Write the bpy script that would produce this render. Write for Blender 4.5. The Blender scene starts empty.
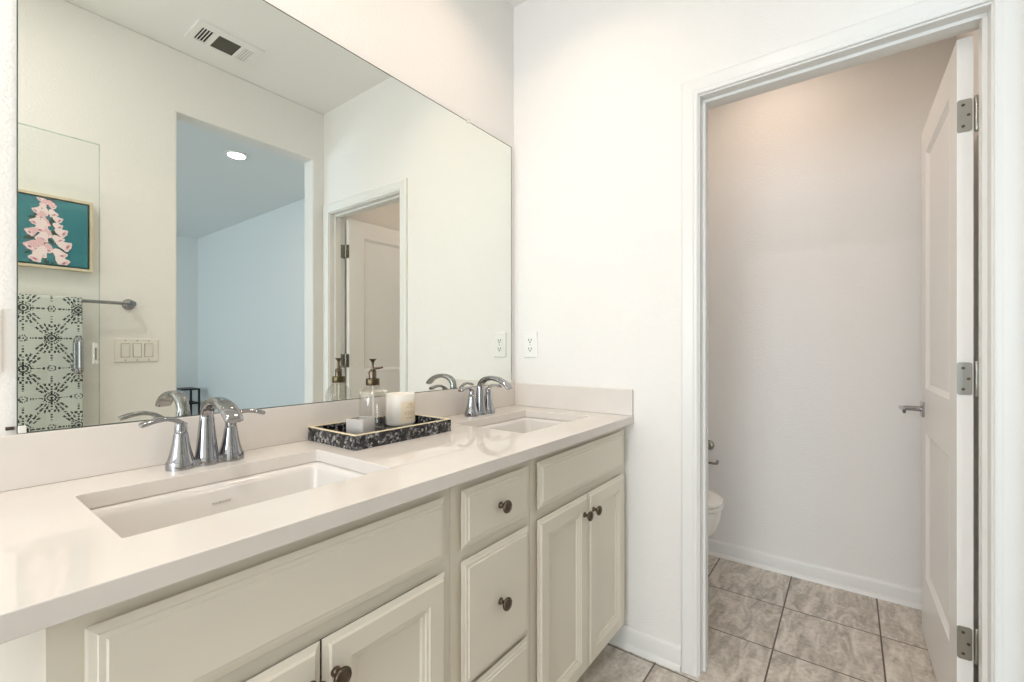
import bpy, bmesh, math, random
from mathutils import Vector, Matrix, noise

# ------------------------------------------------------------------ camera, world, light
C = bpy.context.scene
COL = C.collection
PI = math.pi

cam_data = bpy.data.cameras.new('camera')
cam = bpy.data.objects.new('camera', cam_data)
COL.objects.link(cam)
TH = 0.6425
cam.location = (0.0, -1.239, 1.164)
cam.rotation_euler = (PI/2, 0, TH - PI/2)
cam_data.sensor_width = 36.0
cam_data.lens = 36.0*451.18/1024.0
cam_data.shift_y = 6.96/1024.0
cam_data.clip_start = 0.02
C.camera = cam

world = bpy.data.worlds.new('world')
C.world = world
world.use_nodes = True
wb = world.node_tree.nodes['Background']
wb.inputs['Color'].default_value = (0.62, 0.80, 1.0, 1)
wb.inputs['Strength'].default_value = 1.0

VANITY_W = 4.1      # each ceiling can over the vanity
ROOM_FILL_W = 20.0        # added unseen fill can that lifts cabinet fronts and opposite wall
TOILET_W = 7.0
BED_W = 10.0
WIN_W = 105.0         # daylight at the bathroom window
BEDWIN_W = 150.0     # daylight at the bedroom window
WARM = (1.0, 0.74, 0.56)
SOFT = (1.0, 0.92, 0.82)
DAY = (0.84, 0.92, 1.0)
BEDDAY = (0.74, 0.88, 1.0)
C.view_settings.view_transform = 'Standard'
C.view_settings.look = 'None'
C.view_settings.gamma = 1.0
C.view_settings.use_curve_mapping = False
C.view_settings.exposure = -0.88
C.cycles.max_bounces = 14
C.cycles.diffuse_bounces = 8
C.cycles.glossy_bounces = 8
C.cycles.transmission_bounces = 10
C.cycles.transparent_max_bounces = 12
C.cycles.sample_clamp_indirect = 3.0
C.cycles.caustics_reflective = True
C.cycles.blur_glossy = 0.3
C.cycles.caustics_refractive = False


def area(name, loc, rot, size, power, color, size_y=None, shape=None, spread=None):
    d = bpy.data.lights.new(name, 'AREA')
    d.energy = power
    d.color = color
    d.shape = shape or ('RECTANGLE' if size_y else 'DISK')
    d.size = size
    if size_y:
        d.size_y = size_y
    if spread:
        d.spread = spread
    o = bpy.data.objects.new(name, d)
    COL.objects.link(o)
    o.location = loc
    o.rotation_euler = rot
    return o


XL = -2.90           # left wall of both rooms
area('daylight', (XL+0.01, -0.91, 1.475), (0, -PI/2, 0), 1.40, WIN_W, DAY, size_y=1.18)
area('bedroom_daylight', (XL+0.01, -4.0, 1.35), (0, -PI/2, 0), 1.5, BEDWIN_W, BEDDAY, size_y=2.2)

# ------------------------------------------------------------------ dimensions
XE, XE2 = 1.68, 1.79         # end wall with the doorway
XB = 2.718                   # back wall of the toilet room
W, W2 = -1.609, -1.717       # opposite wall
ZC = 2.742                   # ceilings
YM = 0.008                   # face of the mirror wall
XO1, XO2, ZO = 0.849, 1.601, 2.412   # opening to the bedroom
XBED, YBED = 2.50, -6.30
HC, TC, DC = 0.902, 0.030, 0.571     # counter

# ------------------------------------------------------------------ materials
M = {}


def mat(name, color, rough=0.5, metal=0.0, bump=None, vary=None, **kw):
    m = bpy.data.materials.new(name)
    m.use_nodes = True
    nt = m.node_tree
    b = nt.nodes['Principled BSDF']
    b.inputs['Base Color'].default_value = (*color, 1)
    b.inputs['Roughness'].default_value = rough
    b.inputs['Metallic'].default_value = metal
    for k, v in kw.items():
        b.inputs[k].default_value = v
    if bump or vary:
        tc = nt.nodes.new('ShaderNodeTexCoord')
    if bump:
        scale, strength, dist = bump
        n = nt.nodes.new('ShaderNodeTexNoise')
        n.inputs['Scale'].default_value = scale
        n.inputs['Detail'].default_value = 4
        bp = nt.nodes.new('ShaderNodeBump')
        bp.inputs['Strength'].default_value = strength
        bp.inputs['Distance'].default_value = dist
        nt.links.new(tc.outputs['Object'], n.inputs['Vector'])
        nt.links.new(n.outputs['Fac'], bp.inputs['Height'])
        nt.links.new(bp.outputs['Normal'], b.inputs['Normal'])
    if vary:
        scale, c2 = vary
        n = nt.nodes.new('ShaderNodeTexNoise')
        n.inputs['Scale'].default_value = scale
        n.inputs['Detail'].default_value = 6
        r = nt.nodes.new('ShaderNodeValToRGB')
        r.color_ramp.elements[0].position = 0.35
        r.color_ramp.elements[0].color = (*color, 1)
        r.color_ramp.elements[1].position = 0.7
        r.color_ramp.elements[1].color = (*c2, 1)
        nt.links.new(tc.outputs['Object'], n.inputs['Vector'])
        nt.links.new(n.outputs['Fac'], r.inputs['Fac'])
        nt.links.new(r.outputs['Color'], b.inputs['Base Color'])
    M[name] = m
    return m


mat('wall_paint', (0.808, 0.793, 0.770), 0.6, bump=(150, 0.35, 0.005))
mat('ceiling_paint', (0.84, 0.835, 0.81), 0.7, bump=(120, 0.2, 0.004))
mat('bedroom_paint', (0.80, 0.82, 0.82), 0.6)
mat('trim_paint', (0.775, 0.772, 0.75), 0.32)
mat('door_paint', (0.86, 0.85, 0.83), 0.30)
mat('cabinet_paint', (0.715, 0.668, 0.573), 0.36)
mat('cabinet_inside', (0.25, 0.22, 0.17), 0.6)
mat('quartz', (0.685, 0.645, 0.605), 0.05, vary=(7, (0.72, 0.68, 0.635)))
mat('porcelain', (0.69, 0.665, 0.635), 0.07)
mat('toilet_china', (0.84, 0.83, 0.80), 0.08)
mat('chrome', (0.37, 0.37, 0.38), 0.05, 1.0)
mat('satin_nickel', (0.36, 0.35, 0.31), 0.30, 1.0)
mat('bronze', (0.13, 0.10, 0.075), 0.28, 1.0, bump=(300, 0.25, 0.001))
mat('aged_brass', (0.105, 0.08, 0.045), 0.30, 1.0)
mat('white_plastic', (0.82, 0.82, 0.79), 0.35)
mat('ivory_plastic', (0.76, 0.745, 0.69), 0.35)
mat('dark_slot', (0.02, 0.02, 0.02), 0.6)
mat('shadow_gap', (0.10, 0.09, 0.075), 0.7)
mat('filter_grey', (0.085, 0.085, 0.065), 0.7)
mat('black_metal', (0.015, 0.015, 0.017), 0.4, 0.3)
mat('rim_cream', (0.80, 0.70, 0.47), 0.35)
mat('candle_glass', (0.84, 0.80, 0.74), 0.25)
mat('wax', (0.88, 0.82, 0.70), 0.5)
mat('label_paper', (0.80, 0.69, 0.52), 0.5)
mat('label_print', (0.55, 0.37, 0.20), 0.5)
mat('towel_white', (0.58, 0.60, 0.565), 0.9)
mat('towel_black', (0.015, 0.022, 0.022), 0.9)
mat('pale_wood', (0.68, 0.59, 0.43), 0.5, vary=(14, (0.60, 0.50, 0.35)))
mat('canvas_teal', (0.018, 0.165, 0.21), 0.7, vary=(9, (0.03, 0.22, 0.255)))
mat('petal_pink', (0.80, 0.50, 0.54), 0.7)
mat('petal_pale', (0.90, 0.73, 0.74), 0.7)
mat('petal_throat', (0.42, 0.16, 0.24), 0.7)
mat('stem_dark', (0.02, 0.045, 0.03), 0.7)
mat('carpet', (0.45, 0.42, 0.37), 0.95)
mat('sink_mark', (0.52, 0.49, 0.44), 0.4)
mat('dip_tube', (0.86, 0.84, 0.78), 0.4)
mat('frosted_glass', (0.86, 0.83, 0.80), 0.35, vary=(30, (0.92, 0.89, 0.86)), **{'Transmission Weight': 0.55})
mat('mirror_edge', (0.05, 0.07, 0.055), 0.3)
mat('clear_plastic', (0.75, 0.74, 0.71), 0.2)

# the silvered glass
m = bpy.data.materials.new('mirror_silver'); m.use_nodes = True; M['mirror_silver'] = m
nt = m.node_tree; nt.nodes.clear()
o_ = nt.nodes.new('ShaderNodeOutputMaterial'); g_ = nt.nodes.new('ShaderNodeBsdfGlossy')
g_.inputs['Color'].default_value = (0.86, 0.88, 0.83, 1); g_.inputs['Roughness'].default_value = 0.0
nt.links.new(g_.outputs[0], o_.inputs[0])


def thin_glass(name, tint, ior=1.45, extra=0.0):
    m = bpy.data.materials.new(name); m.use_nodes = True; M[name] = m
    nt = m.node_tree; nt.nodes.clear()
    o = nt.nodes.new('ShaderNodeOutputMaterial')
    t = nt.nodes.new('ShaderNodeBsdfTransparent'); t.inputs['Color'].default_value = (*tint, 1)
    g = nt.nodes.new('ShaderNodeBsdfGlossy'); g.inputs['Roughness'].default_value = 0.01
    f = nt.nodes.new('ShaderNodeLayerWeight'); f.inputs['Blend'].default_value = 0.5
    p = nt.nodes.new('ShaderNodeMath'); p.operation = 'POWER'; p.inputs[1].default_value = 5.0
    q = nt.nodes.new('ShaderNodeMath'); q.operation = 'MULTIPLY'; q.inputs[1].default_value = 0.55
    nt.links.new(f.outputs['Facing'], p.inputs[0]); nt.links.new(p.outputs[0], q.inputs[0])
    a = nt.nodes.new('ShaderNodeMath'); a.operation = 'ADD'; a.inputs[1].default_value = extra + ((ior-1)/(ior+1))**2
    a.use_clamp = True
    x = nt.nodes.new('ShaderNodeMixShader')
    nt.links.new(q.outputs[0], a.inputs[0])
    nt.links.new(a.outputs[0], x.inputs[0]); nt.links.new(t.outputs[0], x.inputs[1])
    nt.links.new(g.outputs[0], x.inputs[2]); nt.links.new(x.outputs[0], o.inputs[0])


thin_glass('shower_glass', (0.982, 0.992, 0.987))
thin_glass('window_glass', (0.97, 0.98, 0.98))
thin_glass('bottle_glass', (0.955, 0.95, 0.94), 1.5, 0.015)
thin_glass('glass_edge', (0.80, 0.88, 0.84), 1.5, 0.10)


def emit(name, color, strength):
    m = bpy.data.materials.new(name); m.use_nodes = True; M[name] = m
    b = m.node_tree.nodes['Principled BSDF']
    b.inputs['Base Color'].default_value = (0.9, 0.9, 0.88, 1)
    b.inputs['Emission Color'].default_value = (*color, 1)
    b.inputs['Emission Strength'].default_value = strength


emit('lamp_lens', (1.0, 0.93, 0.82), 4.0)


def tile_material():
    m = bpy.data.materials.new('floor_tile'); m.use_nodes = True; M['floor_tile'] = m
    nt = m.node_tree; N = nt.nodes; L = nt.links
    b = N['Principled BSDF']
    tc = N.new('ShaderNodeTexCoord')
    mp = N.new('ShaderNodeMapping')
    mp.inputs['Location'].default_value = (-2.0 + 20*0.353 + 0.0015, 0.662 + 20*0.338 + 0.0015, 0)
    L.new(tc.outputs['Object'], mp.inputs['Vector'])
    br = N.new('ShaderNodeTexBrick')
    br.offset = 0.0; br.squash = 1.0
    br.inputs['Scale'].default_value = 1.0
    br.inputs['Brick Width'].default_value = 0.353
    br.inputs['Row Height'].default_value = 0.338
    br.inputs['Mortar Size'].default_value = 0.0030
    br.inputs['Mortar Smooth'].default_value = 0.1
    br.inputs['Bias'].default_value = 0.0
    br.inputs['Color1'].default_value = (0, 0, 0, 1)
    br.inputs['Color2'].default_value = (1, 1, 1, 1)
    br.inputs['Mortar'].default_value = (0.5, 0.5, 0.5, 1)
    L.new(mp.outputs[0], br.inputs['Vector'])
    # every tile shifts its own stone pattern
    sc = N.new('ShaderNodeVectorMath'); sc.operation = 'SCALE'; sc.inputs['Scale'].default_value = 7.0
    L.new(br.outputs['Color'], sc.inputs[0])
    ad = N.new('ShaderNodeVectorMath'); ad.operation = 'ADD'
    L.new(tc.outputs['Object'], ad.inputs[0]); L.new(sc.outputs[0], ad.inputs[1])
    st = N.new('ShaderNodeMapping'); st.inputs['Scale'].default_value = (0.8, 2.6, 1); st.inputs['Rotation'].default_value = (0, 0, 0.5)
    L.new(ad.outputs[0], st.inputs['Vector'])
    n1 = N.new('ShaderNodeTexNoise'); n1.inputs['Scale'].default_value = 6.5; n1.inputs['Detail'].default_value = 9; n1.inputs['Roughness'].default_value = 0.62; n1.inputs['Distortion'].default_value = 1.3
    L.new(st.outputs[0], n1.inputs['Vector'])
    r1 = N.new('ShaderNodeValToRGB')
    e = r1.color_ramp.elements
    e[0].position = 0.30; e[0].color = (0.30, 0.268, 0.228, 1)
    e[1].position = 0.72; e[1].color = (0.74, 0.695, 0.63, 1)
    k = e.new(0.47); k.color = (0.50, 0.458, 0.402, 1)
    k = e.new(0.56); k.color = (0.60, 0.555, 0.495, 1)
    L.new(n1.outputs['Fac'], r1.inputs['Fac'])
    n2 = N.new('ShaderNodeTexNoise'); n2.inputs['Scale'].default_value = 60; n2.inputs['Detail'].default_value = 6
    L.new(ad.outputs[0], n2.inputs['Vector'])
    mx0 = N.new('ShaderNodeMix'); mx0.data_type = 'RGBA'; mx0.blend_type = 'OVERLAY'; mx0.inputs['Factor'].default_value = 0.45
    L.new(r1.outputs['Color'], mx0.inputs[6]); L.new(n2.outputs['Fac'], mx0.inputs[7])
    mx = N.new('ShaderNodeMix'); mx.data_type = 'RGBA'
    L.new(br.outputs['Fac'], mx.inputs['Factor'])
    L.new(mx0.outputs[2], mx.inputs[6])
    mx.inputs[7].default_value = (0.115, 0.092, 0.07, 1)
    L.new(mx.outputs[2], b.inputs['Base Color'])
    b.inputs['Roughness'].default_value = 0.42
    iv = N.new('ShaderNodeMath'); iv.operation = 'SUBTRACT'; iv.inputs[0].default_value = 1.0
    L.new(br.outputs['Fac'], iv.inputs[1])
    bp = N.new('ShaderNodeBump'); bp.inputs['Strength'].default_value = 0.5; bp.inputs['Distance'].default_value = 0.003
    L.new(iv.outputs[0], bp.inputs['Height']); L.new(bp.outputs['Normal'], b.inputs['Normal'])


tile_material()


def pearl_material():
    m = bpy.data.materials.new('black_pearl'); m.use_nodes = True; M['black_pearl'] = m
    nt = m.node_tree; N = nt.nodes; L = nt.links
    b = N['Principled BSDF']
    tc = N.new('ShaderNodeTexCoord')
    v = N.new('ShaderNodeTexVoronoi'); v.inputs['Scale'].default_value = 140
    L.new(tc.outputs['Object'], v.inputs['Vector'])
    s = N.new('ShaderNodeSeparateColor'); L.new(v.outputs['Color'], s.inputs[0])
    n = N.new('ShaderNodeTexNoise'); n.inputs['Scale'].default_value = 240; n.inputs['Detail'].default_value = 7; n.inputs['Distortion'].default_value = 1.5
    L.new(tc.outputs['Object'], n.inputs['Vector'])
    mu = N.new('ShaderNodeMath'); mu.operation = 'MULTIPLY'
    L.new(s.outputs[0], mu.inputs[0]); L.new(n.outputs['Fac'], mu.inputs[1])
    r = N.new('ShaderNodeValToRGB'); e = r.color_ramp.elements
    e[0].position = 0.19; e[0].color = (0.004, 0.004, 0.006, 1)
    e[1].position = 0.66; e[1].color = (0.62, 0.62, 0.58, 1)
    k = e.new(0.31); k.color = (0.035, 0.038, 0.048, 1)
    k = e.new(0.46); k.color = (0.17, 0.17, 0.17, 1)
    L.new(mu.outputs[0], r.inputs['Fac']); L.new(r.outputs['Color'], b.inputs['Base Color'])
    b.inputs['Roughness'].default_value = 0.15


pearl_material()

# ------------------------------------------------------------------ mesh helpers
ORG = {}


def link(name, bm, material, parent=None, smooth=False, bevel=0.0, local=False, angle=40):
    """one mesh object; vertices are given in world space and moved to the parent's origin unless local"""
    if parent is not None and not local:
        bmesh.ops.translate(bm, verts=bm.verts, vec=-ORG.get(parent.name, Vector()))
    me = bpy.data.meshes.new(name)
    bm.to_mesh(me); bm.free()
    mats = material if isinstance(material, (list, tuple)) else [material]
    for x in mats:
        me.materials.append(M[x])
    o = bpy.data.objects.new(name, me)
    COL.objects.link(o)
    if parent is not None:
        o.parent = parent
        ORG[o.name] = ORG.get(parent.name, Vector())
    if smooth:
        for p in me.polygons:
            p.use_smooth = True
        me.set_sharp_from_angle(angle=math.radians(angle))
    if bevel:
        md = o.modifiers.new('bevel', 'BEVEL'); md.width = bevel; md.segments = 2; md.limit_method = 'ANGLE'; md.angle_limit = math.radians(35)
    return o


def tag(o, label, cat, group=None):
    o['label'] = label; o['category'] = cat
    if group:
        o['group'] = group
    return o


def thing(name, label, cat, loc=(0, 0, 0), group=None):
    o = bpy.data.objects.new(name, None)
    o.empty_display_size = 0.05
    COL.objects.link(o)
    o.location = loc
    ORG[o.name] = Vector(loc)
    return tag(o, label, cat, group)


def struct(name, bm, material, parent=None, **kw):
    o = link(name, bm, material, parent, **kw)
    if parent is None:
        o['kind'] = 'structure'
    return o


def dup(root, loc, label=None, group=None):
    r = root.copy(); COL.objects.link(r); r.location = loc
    if label:
        r['label'] = label
    if group:
        r['group'] = group
    for ch in list(root.children):
        c = ch.copy(); COL.objects.link(c); c.parent = r
        for g in list(ch.children):
            d = g.copy(); COL.objects.link(d); d.parent = c
    return r


def B():
    return bmesh.new()


def box(bm, x0, x1, y0, y1, z0, z1, mi=0):
    v = [bm.verts.new((x, y, z)) for z in (z0, z1) for y in (y0, y1) for x in (x0, x1)]
    for f in ((0, 2, 3, 1), (4, 5, 7, 6), (0, 1, 5, 4), (2, 6, 7, 3), (0, 4, 6, 2), (1, 3, 7, 5)):
        bm.faces.new([v[i] for i in f]).material_index = mi
    return v


def lathe(bm, prof, centre=(0, 0, 0), axis='Z', seg=32, mi=0, cap=True):
    """prof: (radius, height) pairs along the axis"""
    cx, cy, cz = centre
    rings = []
    for r, h in prof:
        ring = []
        for k in range(seg):
            a = 2*PI*k/seg
            p, q = r*math.cos(a), r*math.sin(a)
            co = {'Z': (p, q, h), 'Y': (p, h, q), 'X': (h, p, q)}[axis]
            ring.append(bm.verts.new((cx+co[0], cy+co[1], cz+co[2])))
        rings.append(ring)
    for a, b in zip(rings, rings[1:]):
        for k in range(seg):
            bm.faces.new([a[k], a[(k+1) % seg], b[(k+1) % seg], b[k]]).material_index = mi
    if cap:
        for ring in (rings[0], rings[-1]):
            bm.faces.new(ring).material_index = mi
    bmesh.ops.recalc_face_normals(bm, faces=bm.faces)


def sweep(bm, pts, half, side, seg=20, power=2.0, mi=0):
    """sweep a superellipse along pts; half = [(half width along side, half thickness)]"""
    side = Vector(side).normalized()
    pts = [Vector(p) for p in pts]
    rings = []
    n = len(pts)
    for i, p in enumerate(pts):
        t = (pts[min(i+1, n-1)] - pts[max(i-1, 0)]).normalized()
        nn = side.cross(t).normalized()
        w, h = half[i] if isinstance(half, list) else half
        ring = []
        for k in range(seg):
            a = 2*PI*k/seg
            ca, sa = math.cos(a), math.sin(a)
            e = 2.0/power
            u = math.copysign(abs(ca)**e, ca)*w
            v = math.copysign(abs(sa)**e, sa)*h
            ring.append(bm.verts.new(p + side*u + nn*v))
        rings.append(ring)
    for a, b in zip(rings, rings[1:]):
        for k in range(seg):
            bm.faces.new([a[k], a[(k+1) % seg], b[(k+1) % seg], b[k]]).material_index = mi
    bm.faces.new(rings[0]).material_index = mi
    bm.faces.new(rings[-1]).material_index = mi
    bmesh.ops.recalc_face_normals(bm, faces=bm.faces)


def smooth_path(pts, vals=None, sub=6):
    """Catmull-Rom through pts (and matching tuples of values)"""
    P = [Vector(p) for p in pts]
    out, ov = [], []
    n = len(P)
    for i in range(n-1):
        p0, p1, p2, p3 = P[max(i-1, 0)], P[i], P[i+1], P[min(i+2, n-1)]
        for k in range(sub):
            t = k/sub
            out.append(0.5*((2*p1)+(p2-p0)*t+(2*p0-5*p1+4*p2-p3)*t*t+(3*p1-p0-3*p2+p3)*t*t*t))
            if vals:
                ov.append(tuple(a+(b-a)*t for a, b in zip(vals[i], vals[i+1])))
    out.append(P[-1])
    if vals:
        ov.append(tuple(vals[-1]))
        return out, ov
    return out


def tube(bm, pts, r, seg=12, mi=0):
    pts = [Vector(p) for p in pts]
    n = len(pts)
    rings = []
    up = None
    for i, p in enumerate(pts):
        t = (pts[min(i+1, n-1)] - pts[max(i-1, 0)]).normalized()
        if up is None:
            up = Vector((0, 0, 1)) if abs(t.z) < 0.9 else Vector((1, 0, 0))
        s = t.cross(up).normalized(); up = s.cross(t).normalized()
        rings.append([bm.verts.new(p + r*(math.cos(2*PI*k/seg)*s + math.sin(2*PI*k/seg)*up)) for k in range(seg)])
    for a, b in zip(rings, rings[1:]):
        for k in range(seg):
            bm.faces.new([a[k], a[(k+1) % seg], b[(k+1) % seg], b[k]]).material_index = mi
    bm.faces.new(rings[0]).material_index = mi; bm.faces.new(rings[-1]).material_index = mi
    bmesh.ops.recalc_face_normals(bm, faces=bm.faces)


def front(bm, u0, u1, v0, v1, base, prof, to, under=0.0):
    """a raised or recessed rectangular front: prof = (inset, height) rings, `to` maps (u, v, w) to space"""
    def ring(i, w):
        return [bm.verts.new(to(u, v, w)) for u, v in ((u0+i, v0+i), (u1-i, v0+i), (u1-i, v1-i), (u0+i, v1-i))]
    rs = [ring(under, base)] + [ring(i, w) for i, w in prof]
    bm.faces.new(rs[0])
    for a, b in zip(rs, rs[1:]):
        for k in range(4):
            bm.faces.new([a[k], a[(k+1) % 4], b[(k+1) % 4], b[k]])
    bm.faces.new(rs[-1])
    bmesh.ops.recalc_face_normals(bm, faces=bm.faces)


def extrude_profile(bm, prof, a, b, out, up=(0, 0, 1)):
    """prof (d along out, h along up) carried from point a to b"""
    a, b, out, up = Vector(a), Vector(b), Vector(out), Vector(up)
    r0 = [bm.verts.new(a + out*d + up*h) for d, h in prof]
    r1 = [bm.verts.new(b + out*d + up*h) for d, h in prof]
    n = len(prof)
    for k in range(n):
        bm.faces.new([r0[k], r0[(k+1) % n], r1[(k+1) % n], r1[k]])
    bm.faces.new(r0); bm.faces.new(r1)
    bmesh.ops.recalc_face_normals(bm, faces=bm.faces)


def rect_loop(cx, cy, hx, hy, r, seg=5):
    pts = []
    for sx, sy, a0 in ((1, 1, 0), (-1, 1, PI/2), (-1, -1, PI), (1, -1, 1.5*PI)):
        for k in range(seg+1):
            a = a0 + PI/2*k/seg
            pts.append((cx+sx*(hx-r)+r*math.cos(a), cy+sy*(hy-r)+r*math.sin(a)))
    return pts


def loft(bm, loops, cap0=True, cap1=True, mi=0):
    rs = [[bm.verts.new(p) for p in l] for l in loops]
    n = len(rs[0])
    for a, b in zip(rs, rs[1:]):
        for k in range(n):
            bm.faces.new([a[k], a[(k+1) % n], b[(k+1) % n], b[k]]).material_index = mi
    if cap0:
        bm.faces.new(rs[0]).material_index = mi
    if cap1:
        bm.faces.new(rs[-1]).material_index = mi
    bmesh.ops.recalc_face_normals(bm, faces=bm.faces)


# ------------------------------------------------------------------ the shell
bm = B(); box(bm, XL, XB+0.11, W2, 0.12, -0.06, 0.0); struct('floor', bm, 'floor_tile')
bm = B(); box(bm, XL, XBED+0.1, YBED-0.1, W2, -0.06, 0.0); struct('floor_bedroom', bm, 'carpet')
bm = B(); box(bm, XL, XB+0.11, W2, 0.12, ZC, ZC+0.08); struct('ceiling', bm, 'ceiling_paint')
bm = B(); box(bm, XL, XBED+0.1, YBED-0.1, W2, ZC, ZC+0.08); struct('ceiling_bedroom', bm, 'bedroom_paint')
bm = B(); box(bm, XL, XB+0.11, YM, 0.12, 0, ZC); struct('wall_mirror', bm, 'wall_paint')

JL, JR, JT = -0.814, -1.532, 2.055      # faces of the door jamb
bm = B()
box(bm, XE, XE2, JL+0.018, YM, 0, ZC)
box(bm, XE, XE2, W, JR-0.018, 0, ZC)
box(bm, XE, XE2, JR-0.018, JL+0.018, JT+0.018, ZC)
struct('wall_end', bm, 'wall_paint')

bm = B()
ring = [(XL, 0), (XO1, 0), (XO1, ZO), (XO2, ZO), (XO2, 0), (XB+0.11, 0), (XB+0.11, ZC), (XL, ZC)]
loft(bm, [[(x, W2, z) for x, z in ring], [(x, W, z) for x, z in ring]])
struct('wall_opposite', bm, 'wall_paint', bevel=0.008)
bm = B(); box(bm, XB, XB+0.11, W, YM, 0, ZC); struct('wall_toilet_back', bm, 'wall_paint')
bm = B(); box(bm, XBED, XBED+0.1, YBED, W2, 0, ZC); struct('wall_bedroom_right', bm, 'bedroom_paint')
bm = B(); box(bm, XL, XBED+0.1, YBED-0.1, YBED, 0, ZC); struct('wall_bedroom_back', bm, 'bedroom_paint')

# left wall of both rooms, with a window in each
WB = (-1.52, -0.30, 0.75, 2.20)
WD = (-5.10, -2.90, 0.60, 2.10)
bm = B()
for y0, y1, z0, z1 in ((YBED, WD[0], 0, ZC), (WD[1], WB[0], 0, ZC), (WB[1], 0.12, 0, ZC),
                       (WD[0], WD[1], 0, WD[2]), (WD[0], WD[1], WD[3], ZC),
                       (WB[0], WB[1], 0, WB[2]), (WB[0], WB[1], WB[3], ZC)):
    box(bm, XL-0.12, XL, y0, y1, z0, z1)
struct('wall_left', bm, 'wall_paint')
for n, (y0, y1, z0, z1) in enumerate((WB, WD)):
    bm = B()
    f = 0.045
    box(bm, XL-0.09, XL-0.04, y0, y1, z0, z0+f); box(bm, XL-0.09, XL-0.04, y0, y1, z1-f, z1)
    box(bm, XL-0.09, XL-0.04, y0, y0+f, z0+f, z1-f); box(bm, XL-0.09, XL-0.04, y1-f, y1, z0+f, z1-f)
    zm = (z0+z1)/2
    box(bm, XL-0.085, XL-0.045, y0+f, y1-f, zm-0.02, zm+0.02)
    w = struct('window_%d' % (n+1), bm, 'trim_paint')
    bm = B(); box(bm, XL-0.068, XL-0.062, y0+f, y1-f, z0+f, z1-f)
    link('window_pane', bm, 'window_glass', w)

# short wall the shower door hangs from
XS = -0.23
bm = B(); box(bm, XS-0.11, XS, W, -1.38, 0, ZC); struct('wall_shower', bm, 'wall_paint')

# baseboards: flat board with an eased top and a quarter-round shoe
BASE = [(0, 0), (0.025, 0), (0.024, 0.008), (0.018, 0.016), (0.013, 0.019), (0.013, 0.070), (0.010, 0.078), (0.005, 0.083), (0, 0.083)]


def baseboard(name, *runs):
    bm = B()
    for a, b, out in runs:
        extrude_profile(bm, BASE, (*a, 0), (*b, 0), (*out, 0))
    struct(name, bm, 'trim_paint', smooth=True, angle=30)


CW = 0.058   # casing width
baseboard('baseboard_end', ((XE, JL+0.005+CW), (XE, -0.47), (-1, 0)))
baseboard('baseboard_toilet_back', ((XB, W), (XB, YM), (-1, 0)))
baseboard('baseboard_toilet_side', ((XE2+0.09, W), (XB, W), (0, 1)), ((XE2, YM), (XB, YM), (0, -1)))
baseboard('baseboard_toilet_front', ((XE2, JL+0.005+CW), (XE2, YM), (1, 0)))
baseboard('baseboard_opposite', ((XS, W), (XO1, W), (0, 1)), ((XO2, W), (XE, W), (0, 1)))
baseboard('baseboard_bedroom', ((XBED, YBED), (XBED, W2), (-1, 0)), ((XL, YBED), (XBED, YBED), (0, 1)))

# door casing, mitred, on both faces of the end wall
CAS = [(0, 0), (0, 0.0095), (0.004, 0.0115), (0.012, 0.0115), (0.0165, 0.0135), (0.040, 0.0155), (0.051, 0.0160), (0.056, 0.0130), (CW, 0.009), (CW, 0)]


def casing(name, xw, sgn):
    bm = B()
    yl, yr, zt = JL+0.005, JR-0.005, JT+0.006
    st = []
    for kind in range(4):
        ring = []
        for d, t in CAS:
            y = yl+d if kind < 2 else max(yr-d, W+0.001)
            z = 0.0 if kind in (0, 3) else zt+d
            ring.append((xw+sgn*t, y, z))
        st.append(ring)
    loft(bm, st)
    struct(name, bm, 'trim_paint')


casing('trim_1', XE, -1)
casing('trim_2', XE2, 1)
# jamb with its stop strip
bm = B()
box(bm, XE-0.002, XE2+0.002, JL, JL+0.018, 0, JT)
box(bm, XE-0.002, XE2+0.002, JR-0.018, JR, 0, JT)
box(bm, XE-0.002, XE2+0.002, JR-0.018, JL+0.018, JT, JT+0.018)
box(bm, 1.712, 1.752, JL-0.011, JL, 0, JT-0.011)
box(bm, 1.712, 1.752, JR, JR+0.011, 0, JT-0.011)
box(bm, 1.712, 1.752, JR, JL, JT-0.011, JT)
struct('trim_3', bm, 'trim_paint', bevel=0.0015)

# ------------------------------------------------------------------ the open toilet-room door
DX0, DX1 = 1.793, 2.493
DY0, DY1 = -1.5175, -1.484
DZ0, DZ1 = 0.012, 2.043
door = bpy.data.objects.new('door_1', None); COL.objects.link(door)
door.location = (DX0, DY0, DZ0); ORG['door_1'] = Vector(door.location)
door['kind'] = 'structure'; door.rotation_euler = (0, 0, 0.012)
bm = B()
PX0, PX1 = DX0+0.112, DX1-0.112
PANELS = ((0.267, 0.832), (1.006, 1.930))
box(bm, DX0, PX0, DY0, DY1, DZ0, DZ1)
box(bm, PX1, DX1, DY0, DY1, DZ0, DZ1)
for z0, z1 in ((DZ0, PANELS[0][0]), (PANELS[0][1], PANELS[1][0]), (PANELS[1][1], DZ1)):
    box(bm, PX0, PX1, DY0, DY1, z0, z1)
for z0, z1 in PANELS:
    ym = (DY0+DY1)/2
    for face, s in ((DY1, 1), (DY0, -1)):
        front(bm, PX0, PX1, z0, z1, 0.0, [(0, 0.017), (0.003, 0.0145), (0.014, 0.009), (0.016, 0.0075)],
              lambda u, v, w, s=s, ym=ym: (u, ym+s*w, v))
link('door_leaf', bm, 'door_paint', door)
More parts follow.
